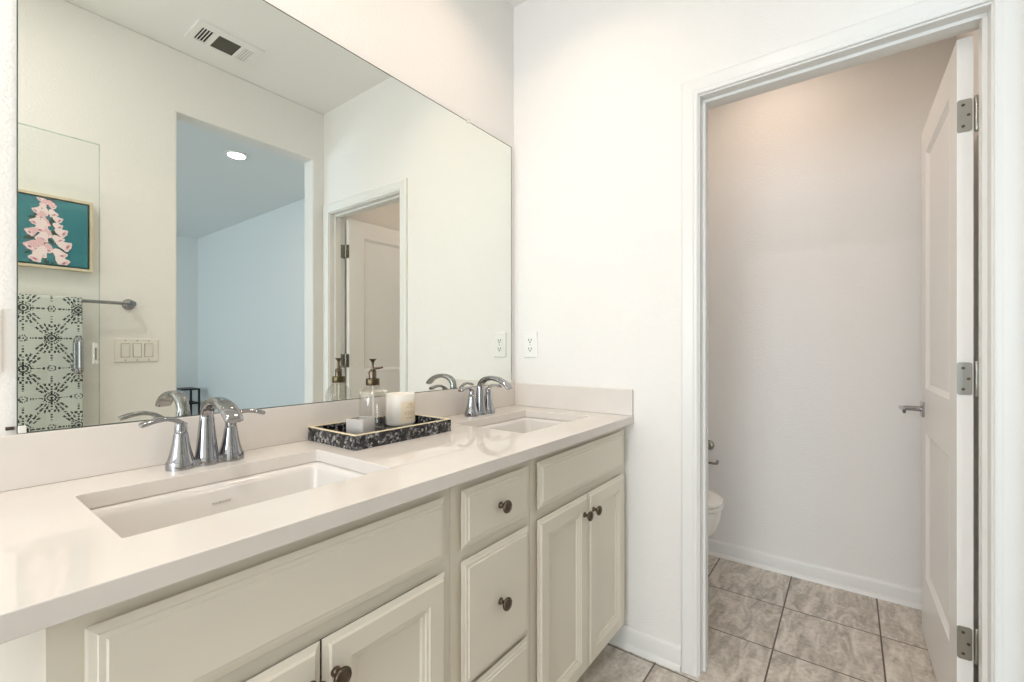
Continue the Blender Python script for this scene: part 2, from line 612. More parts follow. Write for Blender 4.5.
for zc in (1.822, 1.077, 0.328):
    bm = B()
    h = 0.046
    # leaf on the door edge, rounded corners
    loft(bm, [[(DX0-0.0025, DY0+0.003+0.015+y, zc+z) for y, z in rect_loop(0, 0, 0.0155, h, 0.006)],
              [(DX0+0.001, DY0+0.003+0.015+y, zc+z) for y, z in rect_loop(0, 0, 0.0155, h, 0.006)]])
    # leaf on the jamb
    box(bm, XE2-0.032, XE2-0.001, JR+0.0003, JR+0.0025, zc-h, zc+h)
    hg = link('hinge', bm, 'satin_nickel', door)
    bm = B()
    lathe(bm, [(0.004, -h-0.004), (0.0062, -h), (0.0062, -0.0185), (0.0056, -0.018), (0.0062, -0.0175), (0.0062, 0.0175), (0.0056, 0.018),
               (0.0062, 0.0185), (0.0062, h), (0.0045, h+0.004)], (1.793, -1.5245, zc), seg=16)
    link('hinge_pin', bm, 'satin_nickel', hg, smooth=True)
    bm = B()
    for dy, dz in ((0.021, 0.030), (0.010, 0.0), (0.021, -0.030)):
        lathe(bm, [(0.0042, -0.0034), (0.0040, -0.0024)], (DX0, DY0+dy, zc+dz), axis='X', seg=12)
    link('hinge_screws', bm, 'bronze', hg)
# lever handle on both faces
for s, yf in ((1, DY1), (-1, DY0)):
    bm = B()
    loft(bm, [[(2.440+x, yf, 0.919+z) for x, z in rect_loop(0, 0, 0.030, 0.030, 0.003)],
              [(2.440+x, yf+s*0.008, 0.919+z) for x, z in rect_loop(0, 0, 0.030, 0.030, 0.003)]])
    rs = link('handle_rosette', bm, 'chrome', door, bevel=0.001)
    bm = B()
    lathe(bm, [(0.011, 0), (0.0105, s*0.02), (0.009, s*0.058), (0.009, s*0.064)], (2.440, yf+s*0.008, 0.919), axis='Y', seg=20)
    p, v = smooth_path([(2.452, yf+s*0.068, 0.919), (2.425, yf+s*0.068, 0.9195), (2.38, yf+s*0.068, 0.920), (2.33, yf+s*0.068, 0.917)],
                       [(0.009, 0.008), (0.009, 0.0075), (0.0085, 0.006), (0.008, 0.005)])
    sweep(bm, p, v, (0, 0, 1), power=3)
    link('handle_lever', bm, 'chrome', rs, smooth=True)

# ------------------------------------------------------------------ vanity cabinets
YS, YF = -0.535, -0.535      # face frame plane; fronts stand proud of it
FT = 0.019
tof = lambda u, v, w: (u, YF-w, v)
DRAWER = [(0, 0.0105), (0.003, 0.0120), (0.010, 0.0140), (0.0112, 0.0160), (0.0175, 0.0166), (0.0195, 0.019)]
DOORP = [(0, 0.0105), (0.003, 0.0120), (0.010, 0.0145), (0.0115, 0.0170), (0.0135, 0.019), (0.050, 0.019), (0.0525, 0.0165), (0.058, 0.0155),
         (0.060, 0.0125), (0.066, 0.0110), (0.0675, 0.006)]


def knob(parent, x, z, label=None):
    bm = B()
    lathe(bm, [(0.0085, -0.0005), (0.0085, 0.002), (0.0055, 0.004), (0.0048, 0.010), (0.0062, 0.0135), (0.0125, 0.0165), (0.0155, 0.0195),
               (0.0160, 0.0225), (0.0145, 0.0252), (0.0125, 0.0262), (0.0118, 0.0256), (0.008, 0.0278), (0.003, 0.029)],
          (0, 0, 0), axis='Y', seg=24)
    bmesh.ops.scale(bm, vec=(1, -1, 1), verts=bm.verts)
    bmesh.ops.recalc_face_normals(bm, faces=bm.faces)
    bmesh.ops.translate(bm, vec=(x, YF-FT, z), verts=bm.verts)
    o = link('knob', bm, 'bronze', parent, smooth=True, angle=50)
    o['label'] = label or 'round dark bronze knob'
    return o


def cabinet(label, x0, x1, s0, s1, drawers, doors):
    """x0..x1 box; s0..s1 the field between its stiles"""
    t = thing('vanity_cabinet', label, 'cabinet', (x0, YS, 0), 'vanity cabinets under the long counter')
    g = 0.0006
    zb, zt = 0.100, HC-TC
    bm = B()
    th = 0.016
    box(bm, x0+g, x0+th, YS+0.019, YM-0.001, zb, zt); box(bm, x1-th, x1-g, YS+0.019, YM-0.001, zb, zt)
    box(bm, x0+th, x1-th, YM-0.013, YM-0.001, zb, zt-0.16); box(bm, x0+th, x1-th, YS+0.019, YM-0.013, zb, zb+th)
    link('carcass', bm, 'cabinet_paint', t)
    bm = B()
    box(bm, x0+g, s0+0.012, YS, YS+0.019, zb, zt); box(bm, s1-0.012, x1-g, YS, YS+0.019, zb, zt)
    zs = sorted({0.870, 0.700, 0.104} | ({0.394} if len(drawers) > 2 else set()), reverse=True)
    for z in zs:
        hi = zt if z == 0.870 else z+0.020
        lo = 0.835 if z == 0.870 else (zb if z == 0.104 else z-0.020)
        box(bm, s0+0.012, s1-0.012, YS, YS+0.019, lo, hi)
    link('face_frame', bm, 'cabinet_paint', t)
    bm = B(); box(bm, x0+g, x1-g, YS+0.075, YS+0.090, 0, zb); box(bm, x0+g, x0+th, YS+0.090, YM-0.03, 0, zb); box(bm, x1-th, x1-g, YS+0.090, YM-0.03, 0, zb)
    link('toe_kick', bm, 'cabinet_paint', t)
    for z0, z1, kn in drawers:
        bm = B(); front(bm, s0, s1, z0, z1, 0.0005, DRAWER, tof, 0.011)
        d = link('drawer' if kn else 'false_front', bm, 'cabinet_paint', t)
        if kn:
            knob(d, (s0+s1)/2, (z0+z1)/2)
    for u0, u1, ks in doors:
        bm = B(); front(bm, u0, u1, 0.106, 0.686, 0.0005, DOORP, tof, 0.011)
        d = link('door', bm, 'cabinet_paint', t)
        knob(d, ks, 0.626)
    return t


cabinet('cream vanity cabinet under the nearer sink, wide false front above two doors', 0.089, 0.7125, 0.119, 0.688,
        [(0.711, 0.846, False)], [(0.119, 0.4025, 0.383), (0.4055, 0.688, 0.425)])
cabinet('narrow cream vanity cabinet with three stacked drawers, between the two sink cabinets', 0.7125, 1.021, 0.737, 0.999,
        [(0.713, 0.846, True), (0.401, 0.687, True), (0.106, 0.391, True)], [])
cabinet('cream vanity cabinet against the end wall by the doorway, false front above two doors', 1.021, XE-0.001, 1.043, 1.636,
        [(0.713, 0.848, False)], [(1.043, 1.338, 1.305), (1.3405, 1.636, 1.368)])

# ------------------------------------------------------------------ countertop
SINKS = ((0.404, 0.2275), (1.3485, 0.2185))
SY0, SY1 = -0.438, -0.139
CX0 = -0.45
bm = B()
loops = [[(CX0, -DC), (XE-0.001, -DC), (XE-0.001, YM-0.001), (CX0, YM-0.001)]]
for cx, hx in SINKS:
    loops.append(rect_loop(cx, (SY0+SY1)/2, hx, (SY1-SY0)/2, 0.007))
edges = []
for lp in loops:
    vs = [bm.verts.new((x, y, HC)) for x, y in lp]
    for k in range(len(vs)):
        edges.append(bm.edges.new((vs[k], vs[(k+1) % len(vs)])))
res = bmesh.ops.triangle_fill(bm, use_beauty=True, use_dissolve=False, edges=edges, normal=(0, 0, 1))
faces = [f for f in bm.faces]
ext = bmesh.ops.extrude_face_region(bm, geom=faces)
bmesh.ops.translate(bm, vec=(0, 0, -TC), verts=[v for v in ext['geom'] if isinstance(v, bmesh.types.BMVert)])
bmesh.ops.recalc_face_normals(bm, faces=bm.faces)
tag(link('countertop', bm, 'quartz', bevel=0.0018), 'long white quartz countertop with two sink cutouts over the cream cabinets', 'countertop')
ZS = HC+0.1046
bm = B(); box(bm, CX0, XE-0.012, -0.006, YM-0.0005, HC+0.0002, ZS-0.003); tag(link('backsplash', bm, 'quartz', bevel=0.0015), 'long low white quartz splash strip under the mirror', 'backsplash')
bm = B(); box(bm, XE-0.0118, XE-0.0005, -DC+0.002, YM-0.0005, HC+0.0002, ZS-0.003); tag(link('side_splash', bm, 'quartz', bevel=0.0015), 'short white quartz splash strip on the end wall beside the sink', 'backsplash')


# ------------------------------------------------------------------ sinks
def make_sink(hx, cx, label):
    cy = (SY0+SY1)/2; hy = (SY1-SY0)/2
    zt = HC-TC-0.0005
    t = thing('undermount_sink', label, 'sink', (cx, cy, zt-0.14), 'undermount sinks in the white counter')
    bm = B()
    def L(dx, dz, r, zz=None):
        return [(x, y, zt+dz) for x, y in rect_loop(cx, cy, hx+dx, hy+dx, r)]
    loft(bm, [L(0.030, -0.012, 0.03), L(0.030, 0, 0.03), L(0.012, 0, 0.018), L(-0.002, -0.001, 0.014), L(-0.010, -0.005, 0.016), L(-0.0135, -0.016, 0.018),
              L(-0.020, -0.070, 0.022), L(-0.028, -0.112, 0.030), L(-0.045, -0.132, 0.040), L(-0.075, -0.139, 0.040), L(-0.11, -0.142, 0.02),
              L(-0.11, -0.154, 0.02), L(-0.03, -0.148, 0.045), L(-0.008, -0.10, 0.03), L(0.0, -0.012, 0.02)], cap0=False, cap1=False)
    # close the floor of the basin and its underside
    link('basin', bm, 'porcelain', t, smooth=True, angle=60)
    bm = B()
    box(bm, cx-hx+0.10, cx+hx-0.10, cy-hy+0.10, cy+hy-0.10, zt-0.153, zt-0.1421)
    link('basin_floor', bm, 'porcelain', t)
    bm = B()
    lathe(bm, [(0.0315, -0.0015), (0.0315, 0.001), (0.029, 0.0025), (0.024, 0.001), (0.022, 0.0035), (0.010, 0.0045), (0.001, 0.005)],
          (cx, cy+0.01, zt-0.1420), seg=28)
    link('drain', bm, 'chrome', t, smooth=True)
    # worn maker's mark pressed into the back of the basin
    bm = B()
    for k in range(6):
        xx = cx-0.018+k*0.0062
        box(bm, xx, xx+0.0042, SY1-0.0182, SY1-0.0168, zt-0.040, zt-0.0365)
    link('maker_mark', bm, 'sink_mark', t)
    return t


make_sink(SINKS[0][1], SINKS[0][0], 'rectangular white undermount sink in the nearer end of the counter')
make_sink(SINKS[1][1], SINKS[1][0], 'rectangular white undermount sink beside the end wall')


# ------------------------------------------------------------------ faucets
def make_faucet(label, x, y):
    t = thing('faucet', label, 'faucet', (x, y, HC), 'chrome two-handle faucets behind the sinks')
    # deck plate: three lobes joined by a waist
    bm = B()
    pts = []
    prof = [(0.0, 1.0), (0.012, 1.0), (0.0165, 0.95), (0.0175, 0.86)]
    n = 72
    def outline(s):
        out = []
        for k in range(n):
            a = 2*PI*k/n
            ux, uy = math.cos(a), math.sin(a)
            best = 0.0
            for cx, r in ((-0.0495, 0.0275), (0.0, 0.0255), (0.0495, 0.0275)):
                # distance along the ray to the far side of this lobe
                b = ux*cx; cc = cx*cx - r*r
                disc = b*b - cc
                if disc > 0:
                    best = max(best, b + math.sqrt(disc))
            # waist
            if abs(uy) > 1e-6:
                yb = 0.0185/abs(uy)
                if abs(ux*yb) < 0.06:
                    best = max(best, yb)
            out.append((ux*best*(1-(1-s)*0.12), uy*best*s))
        return out
    loft(bm, [[(px, py, h) for px, py in outline(s)] for h, s in prof])
    link('deck_plate', bm, 'chrome', t, smooth=True, local=True, angle=35)
    # side bodies and levers
    for sgn in (-1, 1):
        bm = B()
        lathe(bm, [(0.0272, 0.0), (0.0268, 0.014), (0.0245, 0.0185), (0.0200, 0.035), (0.0160, 0.055), (0.0132, 0.074), (0.0124, 0.0775),
                   (0.0116, 0.0785), (0.0118, 0.080), (0.0112, 0.094), (0.0095, 0.099), (0.004, 0.1005)], (sgn*0.0495, 0, 0), seg=32)
        h = link('handle_body', bm, 'chrome', t, smooth=True, local=True)
        bm = B()
        p, v = smooth_path([(sgn*0.0405, 0.001, 0.094), (sgn*0.055, 0.0, 0.1035), (sgn*0.075, -0.002, 0.1105), (sgn*0.096, -0.004, 0.1095), (sgn*0.113, -0.005, 0.105), (sgn*0.121, -0.005, 0.102)],
                           [(0.0085, 0.0045), (0.0095, 0.0050), (0.0098, 0.0050), (0.0108, 0.0052), (0.0116, 0.0056), (0.0105, 0.0048)])
        sweep(bm, p, v, (0, 1, 0), power=2.6)
        link('lever', bm, 'chrome', h, smooth=True, local=True)
    bm = B()
    lathe(bm, [(0.0252, 0.0), (0.0248, 0.012), (0.0230, 0.0185), (0.0205, 0.040), (0.0178, 0.065), (0.0155, 0.090), (0.0142, 0.104), (0.0130, 0.1125), (0.0120, 0.116)], (0, 0, 0), seg=32)
    s = link('spout_body', bm, 'chrome', t, smooth=True, local=True)
    bm = B()
    p, v = smooth_path([(0, 0.0005, 0.098), (0, -0.001, 0.112), (0, -0.009, 0.128), (0, -0.028, 0.140), (0, -0.058, 0.1455), (0, -0.090, 0.1420), (0, -0.118, 0.132), (0, -0.138, 0.1185), (0, -0.146, 0.1105)],
                       [(0.0125, 0.0125), (0.0125, 0.0122), (0.0130, 0.0115), (0.0145, 0.0100), (0.0160, 0.0092), (0.0172, 0.0088), (0.0182, 0.0082), (0.0185, 0.0072), (0.0175, 0.0060)])
    sweep(bm, p, v, (1, 0, 0), seg=28, power=2.8)
    link('spout', bm, 'chrome', s, smooth=True, local=True)
    return t


FY = -0.073
fa = make_faucet('chrome two-handle faucet behind the nearer sink', 0.404, FY)
dup(fa, (1.3485, FY, HC), 'chrome two-handle faucet behind the sink at the end wall')

# ------------------------------------------------------------------ mirror and its clips
MX0, MX1, MZ0, MZ1 = 0.120, 1.651, ZS-0.002, 2.083
mi = thing('vanity_mirror', 'large frameless rectangular mirror above the vanity counter', 'mirror', ((MX0+MX1)/2, YM, MZ0))
bm = B()
v = box(bm, MX0, MX1, 0.0, YM-0.0005, MZ0, MZ1, 1)
bm.faces.ensure_lookup_table()
for f in bm.faces:
    f.normal_update()
    if all(abs(w.co.y) < 1e-6 for w in f.verts):
        f.material_index = 0
bmesh.ops.recalc_face_normals(bm, faces=bm.faces)
link('mirror_pane', bm, ['mirror_silver', 'mirror_edge'], mi)
bm = B()
e = 0.0022
for x0, x1, z0, z1 in ((MX0, MX1, MZ1-e, MZ1), (MX1-e, MX1, MZ0, MZ1), (MX0, MX0+e*0.6, MZ0, MZ1), (MX0, MX1, MZ0, MZ0+e*0.6)):
    box(bm, x0, x1, -0.0006, 0.0, z0, z1)
link('polished_edge', bm, 'mirror_edge', mi)
for x, z, dz in ((1.358, MZ1, 1), (0.1265, MZ0+0.006, 0), (1.645, MZ0+0.006, 0)):
    bm = B()
    cw = 0.008 if dz else 0.0055
    box(bm, x-cw, x+cw, -0.004, YM-0.0005, z-0.006, z+0.011 if dz else z+0.008)
    link('mirror_clip', bm, 'clear_plastic', mi, bevel=0.0015)
# a spare clip screwed to the wall just past the mirror's lower corner
bm = B()
box(bm, 0.106, 0.117, YM-0.005, YM+0.001, 1.0115, 1.018)
sc = link('wall_clip', bm, 'bronze', None, bevel=0.001)
tag(sc, 'small dark screw clip on the wall beside the lower left mirror corner', 'clip')


# ------------------------------------------------------------------ outlets
def outlet(label, loc, axis):
    """local: u across, v up, w out of the wall"""
    t = thing('wall_outlet', label, 'outlet', loc, 'duplex outlets')
    if axis == 'x':
        to = lambda u, v, w: (-w, u, v)
    else:
        to = lambda u, v, w: (u, -w, v)
    bm = B(); front(bm, -0.036, 0.036, -0.058, 0.058, 0.0, [(0, 0.003), (0.002, 0.005), (0.005, 0.0058)], to)
    pl = link('cover_plate', bm, 'white_plastic', t, local=True)
    for s in (-1, 1):
        bm = B()
        loft(bm, [[to(u, v+s*0.0195, w) for u, v in rect_loop(0, 0, 0.0165, 0.0140, 0.008)] for w in (0.005, 0.0072)])
        r = link('receptacle', bm, 'white_plastic', t, local=True)
        bm = B()
        for u0, u1, v0, v1 in ((-0.0084, -0.0050, -0.002, 0.0078), (0.0050, 0.0084, -0.002, 0.0078), (-0.0030, 0.0030, -0.0102, -0.0045)):
            front(bm, u0, u1, s*0.0195+v0, s*0.0195+v1, 0.007, [(0, 0.0076)], to)
        link('socket_slots', bm, 'dark_slot', r, local=True)
    bm = B()
    front(bm, -0.0022, 0.0022, -0.0022, 0.0022, 0.005, [(0, 0.0066)], to)
    link('plate_screw', bm, 'satin_nickel', t, local=True)
    return t


outlet('white duplex outlet on the end wall above the splash', (XE-0.0002, -0.088, 1.178), 'x')
outlet('white duplex outlet plate on the wall just left of the mirror', (0.066, YM-0.0002, 1.178), 'y')

# ------------------------------------------------------------------ tray and what stands in it
TX0, TX1, TY0, TY1 = 0.678, 1.022, -0.234, -0.009
tr = thing('tray', 'black mother-of-pearl rectangular tray with a cream rim on the counter', 'tray', ((TX0+TX1)/2, (TY0+TY1)/2, HC))
bm = B()
w_ = 0.008
zt = HC+0.0375
box(bm, TX0, TX1, TY0, TY1, HC+0.0003, HC+0.012)
box(bm, TX0, TX0+w_, TY0, TY1, HC+0.012, zt); box(bm, TX1-w_, TX1, TY0, TY1, HC+0.012, zt)
box(bm, TX0+w_, TX1-w_, TY0, TY0+w_, HC+0.012, zt); box(bm, TX0+w_, TX1-w_, TY1-w_, TY1, HC+0.012, zt)
link('tray_body', bm, 'black_pearl', tr)
bm = B()
r_ = 0.0018
box(bm, TX0, TX0+w_, TY0, TY1, zt, zt+r_); box(bm, TX1-w_, TX1, TY0, TY1, zt, zt+r_)
box(bm, TX0+w_, TX1-w_, TY0, TY0+w_, zt, zt+r_); box(bm, TX0+w_, TX1-w_, TY1-w_, TY1, zt, zt+r_)
link('tray_rim', bm, 'rim_cream', tr)['label'] = 'thin cream rim'
TZ = HC+0.0125

bx, by = 0.836, -0.090
sd = thing('soap_dispenser', 'clear round glass soap bottle with a bronze pump in the tray', 'soap dispenser', (bx, by, TZ))
bm = B()
lathe(bm, [(0.034, 0.0), (0.0385, 0.003), (0.040, 0.010), (0.040, 0.096), (0.0385, 0.108), (0.033, 0.120), (0.025, 0.129), (0.0195, 0.134), (0.0175, 0.140), (0.0175, 0.150)],
      (bx, by, TZ), seg=40, cap=False)
lathe(bm, [(0.0155, 0.150), (0.0155, 0.139), (0.023, 0.1265), (0.031, 0.1175), (0.036, 0.106), (0.037, 0.096), (0.037, 0.014), (0.034, 0.009), (0.001, 0.0075)],
      (bx, by, TZ), seg=40, cap=False)
lathe(bm, [(0.001, 0.0), (0.034, 0.0)], (bx, by, TZ), seg=40, cap=False)
link('bottle', bm, 'bottle_glass', sd, smooth=True)
bm = B(); tube(bm, [(bx+0.004, by, TZ+0.012), (bx+0.002, by, TZ+0.08), (bx, by, TZ+0.15)], 0.003)
link('dip_tube', bm, 'dip_tube', sd, smooth=True)
bm = B()
lathe(bm, [(0.0195, 0.138), (0.0200, 0.140), (0.0200, 0.156), (0.019, 0.158), (0.0150, 0.1585)], (bx, by, TZ), seg=32)
link('collar', bm, 'aged_brass', sd, smooth=True)
bm = B()
lathe(bm, [(0.0110, 0.158), (0.0110, 0.178), (0.0095, 0.182), (0.0045, 0.184), (0.0035, 0.200), (0.0040, 0.206), (0.0065, 0.211), (0.0105, 0.2145), (0.0110, 0.2165), (0.0100, 0.217), (0.002, 0.2165)],
      (bx, by, TZ), seg=24)
link('pump_head', bm, 'bronze', sd, smooth=True)
bm = B()
d = Vector((0.83, -0.56, 0))
p, v = smooth_path([Vector((bx, by, TZ+0.168))-d*0.010, Vector((bx, by, TZ+0.181))-d*0.006, Vector((bx, by, TZ+0.187))+d*0.004, Vector((bx, by, TZ+0.189))+d*0.018, Vector((bx, by, TZ+0.191))+d*0.030],
                   [(0.004, 0.004), (0.0042, 0.004), (0.0042, 0.004), (0.0036, 0.0034), (0.0030, 0.0028)])
sweep(bm, p, v, (0.56, 0.83, 0))
link('pump_spout', bm, 'bronze', sd, smooth=True)

kx, ky, kr = 0.957, -0.070, 0.0465
cd = thing('candle', 'white glass jar candle with a tan label, right of the soap bottle in the tray', 'candle', (kx, ky, TZ))
bm = B()
lathe(bm, [(0.001, 0.0), (0.038, 0.0), (0.043, 0.003), (kr, 0.009), (kr, 0.100), (kr-0.001, 0.102), (kr-0.003, 0.1015), (kr-0.0035, 0.088)], (kx, ky, TZ), seg=48, cap=False)
link('jar', bm, 'candle_glass', cd, smooth=True)
bm = B(); lathe(bm, [(0.001, 0.0), (kr-0.0036, 0.0)], (kx, ky, TZ+0.089), seg=40, cap=False); wx = link('wax', bm, 'wax', cd)
bm = B(); tube(bm, [(kx, ky, TZ+0.089), (kx+0.001, ky, TZ+0.097)], 0.0009, 8); link('wick', bm, 'dark_slot', wx)
A0, A1 = math.radians(-62), math.radians(14)


def on_jar(a, h, r):
    # angle 0 points along -y towards the room, turning towards +x
    return (kx+r*math.sin(a), ky-r*math.cos(a), TZ+h)


def jar_patch(bm, a0, a1, h0, h1, r):
    n = max(1, int(abs(a1-a0)/0.08))
    lo = [bm.verts.new(on_jar(a0+(a1-a0)*k/n, h0, r)) for k in range(n+1)]
    hi = [bm.verts.new(on_jar(a0+(a1-a0)*k/n, h1, r)) for k in range(n+1)]
    for k in range(n):
        bm.faces.new([lo[k], lo[k+1], hi[k+1], hi[k]])


bm = B(); jar_patch(bm, math.radians(-38), math.radians(44), 0.012, 0.080, kr+0.0003); lb = link('label_sticker', bm, 'label_paper', cd, smooth=True)
bm = B()
R_ = kr+0.0006
deg = math.radians
for a, h, w, t in ((3, 0.072, 7, 0.003), (-6, 0.069, 3, 0.003), (11, 0.069, 3, 0.003), (3, 0.067, 10, 0.0018), (-11, 0.061, 8, 0.002), (3, 0.0605, 5, 0.002), (15, 0.061, 8, 0.002)):
    jar_patch(bm, deg(a-w/2), deg(a+w/2), h-t/2, h+t/2, R_)
for k, a in enumerate((-22, -15, -8, -1, 6, 13, 20)):           # row of worn capital-like strokes
    jar_patch(bm, deg(a-0.9), deg(a+0.9), 0.038, 0.049, R_)
    jar_patch(bm, deg(a-0.9), deg(a+2.6), 0.0475 if k % 2 else 0.0380, 0.049 if k % 2 else 0.0395, R_)
for a in range(-16, 19, 4):
    jar_patch(bm, deg(a-1.4), deg(a+1.4), 0.0265, 0.0285, R_)
link('label_print', bm, 'label_print', lb)

qx, qy = 0.752, -0.150
vo = thing('votive_holder', 'small square frosted glass votive in the near corner of the tray', 'candle holder', (qx, qy, TZ))
bm = B()


def sq(h, half, r):
    a = math.radians(20)
    return [(qx+x*math.cos(a)-y*math.sin(a), qy+x*math.sin(a)+y*math.cos(a), TZ+h) for x, y in rect_loop(0, 0, half, half, r, 3)]


loft(bm, [sq(0.0, 0.026, 0.004), sq(0.002, 0.028, 0.005), sq(0.054, 0.0285, 0.005), sq(0.0555, 0.027, 0.004), sq(0.0545, 0.0235, 0.003), sq(0.012, 0.022, 0.003)])
link('holder_cup', bm, 'frosted_glass', vo, smooth=True, angle=50)

# ------------------------------------------------------------------ opposite wall, seen in the mirror
# three-gang switch
sx, sz = 0.681, 1.152
sw = thing('light_switch', 'three-gang ivory switch plate with paddle switches beside the bedroom opening', 'light switch', (sx, W+0.0002, sz))
tw = lambda u, v, w: (sx+u, W+w, sz+v)
bm = B(); front(bm, -0.087, 0.087, -0.058, 0.058, 0.0002, [(0, 0.004), (0.003, 0.0065), (0.006, 0.007)], tw); link('cover_plate', bm, 'ivory_plastic', sw)
for k, u in enumerate((-0.046, 0.0, 0.046)):
    bm = B(); front(bm, u-0.0175, u+0.0175, -0.034, 0.034, 0.0065, [(0, 0.0074), (0.001, 0.0074)], tw)
    fr = link('paddle_gap_shade', bm, 'shadow_gap', sw)  # dark plate: shade of the gap around the paddle, put in as colour
    bm = B()
    pts0 = [tw(u+a, b, 0.007) for a, b in ((-0.0160, -0.0325), (0.0160, -0.0325), (0.0160, 0.0325), (-0.0160, 0.0325))]
    tilt = 0.003 if k != 1 else -0.002
    pts1 = [tw(u+a, b, 0.0105 + (tilt if b > 0 else -tilt*0.6)) for a, b in ((-0.0155, -0.032), (0.0155, -0.032), (0.0155, 0.032), (-0.0155, 0.032))]
    loft(bm, [pts0, pts1]); link('paddle', bm, 'ivory_plastic', fr)
for u in (-0.046, 0.0, 0.046):
    for v_ in (-0.048, 0.048):
        bm = B(); front(bm, u-0.003, u+0.003, v_-0.003, v_+0.003, 0.0065, [(0, 0.0078), (0.001, 0.0082)], tw)
        link('plate_screw', bm, 'satin_nickel', sw)

# towel bar
ZB, YB = 1.3775, W+0.066
tb = thing('towel_bar', 'straight chrome towel bar on the wall by the switch plate', 'towel bar', (0.32, W, ZB))
bm = B(); tube(bm, [(-0.03, YB, ZB), (0.654, YB, ZB)], 0.008, 16); link('bar', bm, 'chrome', tb, smooth=True)
for x in (-0.025, 0.648):
    bm = B()
    lathe(bm, [(0.0265, 0.0003), (0.0265, 0.006), (0.022, 0.011), (0.012, 0.016), (0.0105, 0.030), (0.0115, 0.052), (0.0145, 0.060), (0.0145, 0.074), (0.012, 0.077)], (x, W, ZB), axis='Y', seg=28)
    link('bar_post', bm, 'chrome', tb, smooth=True)

# patterned towel over the bar
PA, PB = 0.169, 0.257


def towel_mark(u, v):
    u0 = 0.370; v0 = -0.192         # one star: x and distance below the bar
    hit = False
    for ox, oy in ((0, 0), (PA/2, PB/2)):
        du = (u-u0-ox+PA/2) % PA - PA/2
        dv = (v-v0-oy+PB/2) % PB - PB/2
        a, b = abs(du), abs(dv)
        r = math.hypot(du, dv)
        if a < 0.0031 and b < 0.096 and (b % 0.0115) < 0.0068 and not (0.056 < b < 0.064):
            return True
        if b < 0.0030 and a < 0.062 and (a % 0.0090) < 0.0058:
            return True
        if b < 0.066 and 0.052 < b < 0.062 and a < 0.012 and a > 0.005:
            return True
        # rays of the star
        if 0.008 < r < 0.030:
            ang = math.atan2(b, a)
            k = round(ang/(PI/8))
            if abs(ang-k*PI/8)*r < 0.0033 and ((r-0.010) % 0.0095) < 0.0060:
                return True
        # feathers along the diagonals
        L = math.hypot(PA, PB)
        s = (a*PA+b*PB)/L
        t = (a*PB-b*PA)/L
        if 0.030 < s < 0.078:
            c = (s-0.030)*0.16
            for tt in (0.0, 0.0092+c, -0.0092-c):
                if abs(t-tt) < 0.0033 and ((s+abs(tt)*1.5) % 0.0245) < 0.0190 and s < (0.078 if tt == 0 else 0.066):
                    return True
        # ring between two stars
        rb = PB/2-b
        rr = math.hypot(a, rb)
        if abs(rr-0.0115) < 0.0028:
            ang = math.degrees(math.atan2(rb, a)) % 30
            if ang < 20:
                return True
        if rr < 0.003:
            return True
        ra = PA/2-a
        if math.hypot(ra, b) < 0.0:
            return True
        if 0.020 < a < 0.030 and abs(rb) < 0.0045 and ((a*1000) % 5) < 3.2:
            return True
    return hit


tx0, tx1 = 0.020, 0.468
NU, NS = 132, 236
R_B = 0.0125
front_len, back_len = 0.74, 0.60


def towel_pt(x, s):
    """s: distance along the cloth, 0 on top of the bar, positive down the room side"""
    arc = R_B*PI/2
    k = min(1.0, max(0.0, (abs(s)-arc)/0.3))
    wav = 0.006*k*math.sin(x*23+0.7) + 0.003*k*math.sin(x*61+s*3)
    if s >= arc:
        return (x, YB+R_B+abs(wav)*0.6+0.002*k, ZB-(s-arc))
    if s <= -arc:
        return (x, YB-R_B-abs(wav)*0.4, ZB-(-s-arc))
    a = s/R_B
    return (x, YB+R_B*math.sin(a), ZB+R_B*math.cos(a))


bm = B()
ss = [-back_len+(front_len+back_len)*k/(NS*1.6) for k in range(int(NS*1.6)+1)]
g = [[bm.verts.new(towel_pt(tx0+(tx1-tx0)*i/NU, s)) for i in range(NU+1)] for s in ss]
for j in range(len(ss)-1):
    sm = (ss[j]+ss[j+1])/2
    for i in range(NU):
        x = tx0+(tx1-tx0)*(i+0.5)/NU
        f = bm.faces.new([g[j][i], g[j+1][i], g[j+1][i+1], g[j][i+1]])
        f.material_index = 1 if towel_mark(x, -sm) else 0
        f.smooth = True
o = link('towel', bm, ['towel_white', 'towel_black'])
md = o.modifiers.new('thick', 'SOLIDIFY'); md.thickness = 0.003; md.offset = 0
tag(o, 'white towel with black dashed star pattern hanging over the chrome bar', 'towel')

# foxglove picture in a floating frame
px0, px1, pz0, pz1 = 0.206, 0.4945, 1.5315, 1.8195
pf = thing('framed_picture', 'square foxglove painting on teal in a pale wood frame above the towel', 'picture', ((px0+px1)/2, W, pz0))
fw, fd = 0.011, 0.038
e0 = 0.006
bm = B()
for x0, x1, z0, z1 in ((px0-e0-fw, px1+e0+fw, pz1+e0, pz1+e0+fw), (px0-e0-fw, px1+e0+fw, pz0-e0-fw, pz0-e0),
                       (px0-e0-fw, px0-e0, pz0-e0, pz1+e0), (px1+e0, px1+e0+fw, pz0-e0, pz1+e0)):
    box(bm, x0, x1, W+0.0005, W+fd, z0, z1)
link('picture_frame', bm, 'pale_wood', pf)
bm = B(); box(bm, px0-e0, px1+e0, W+0.001, W+0.008, pz0-e0, pz1+e0); link('frame_backing', bm, 'dark_slot', pf)
bm = B(); box(bm, px0, px1, W+0.008, W+0.034, pz0, pz1); cv = link('canvas', bm, 'canvas_teal', pf, bevel=0.002)
rng = random.Random(5)
bm = B()
yc_ = W+0.0344
layer = [0]


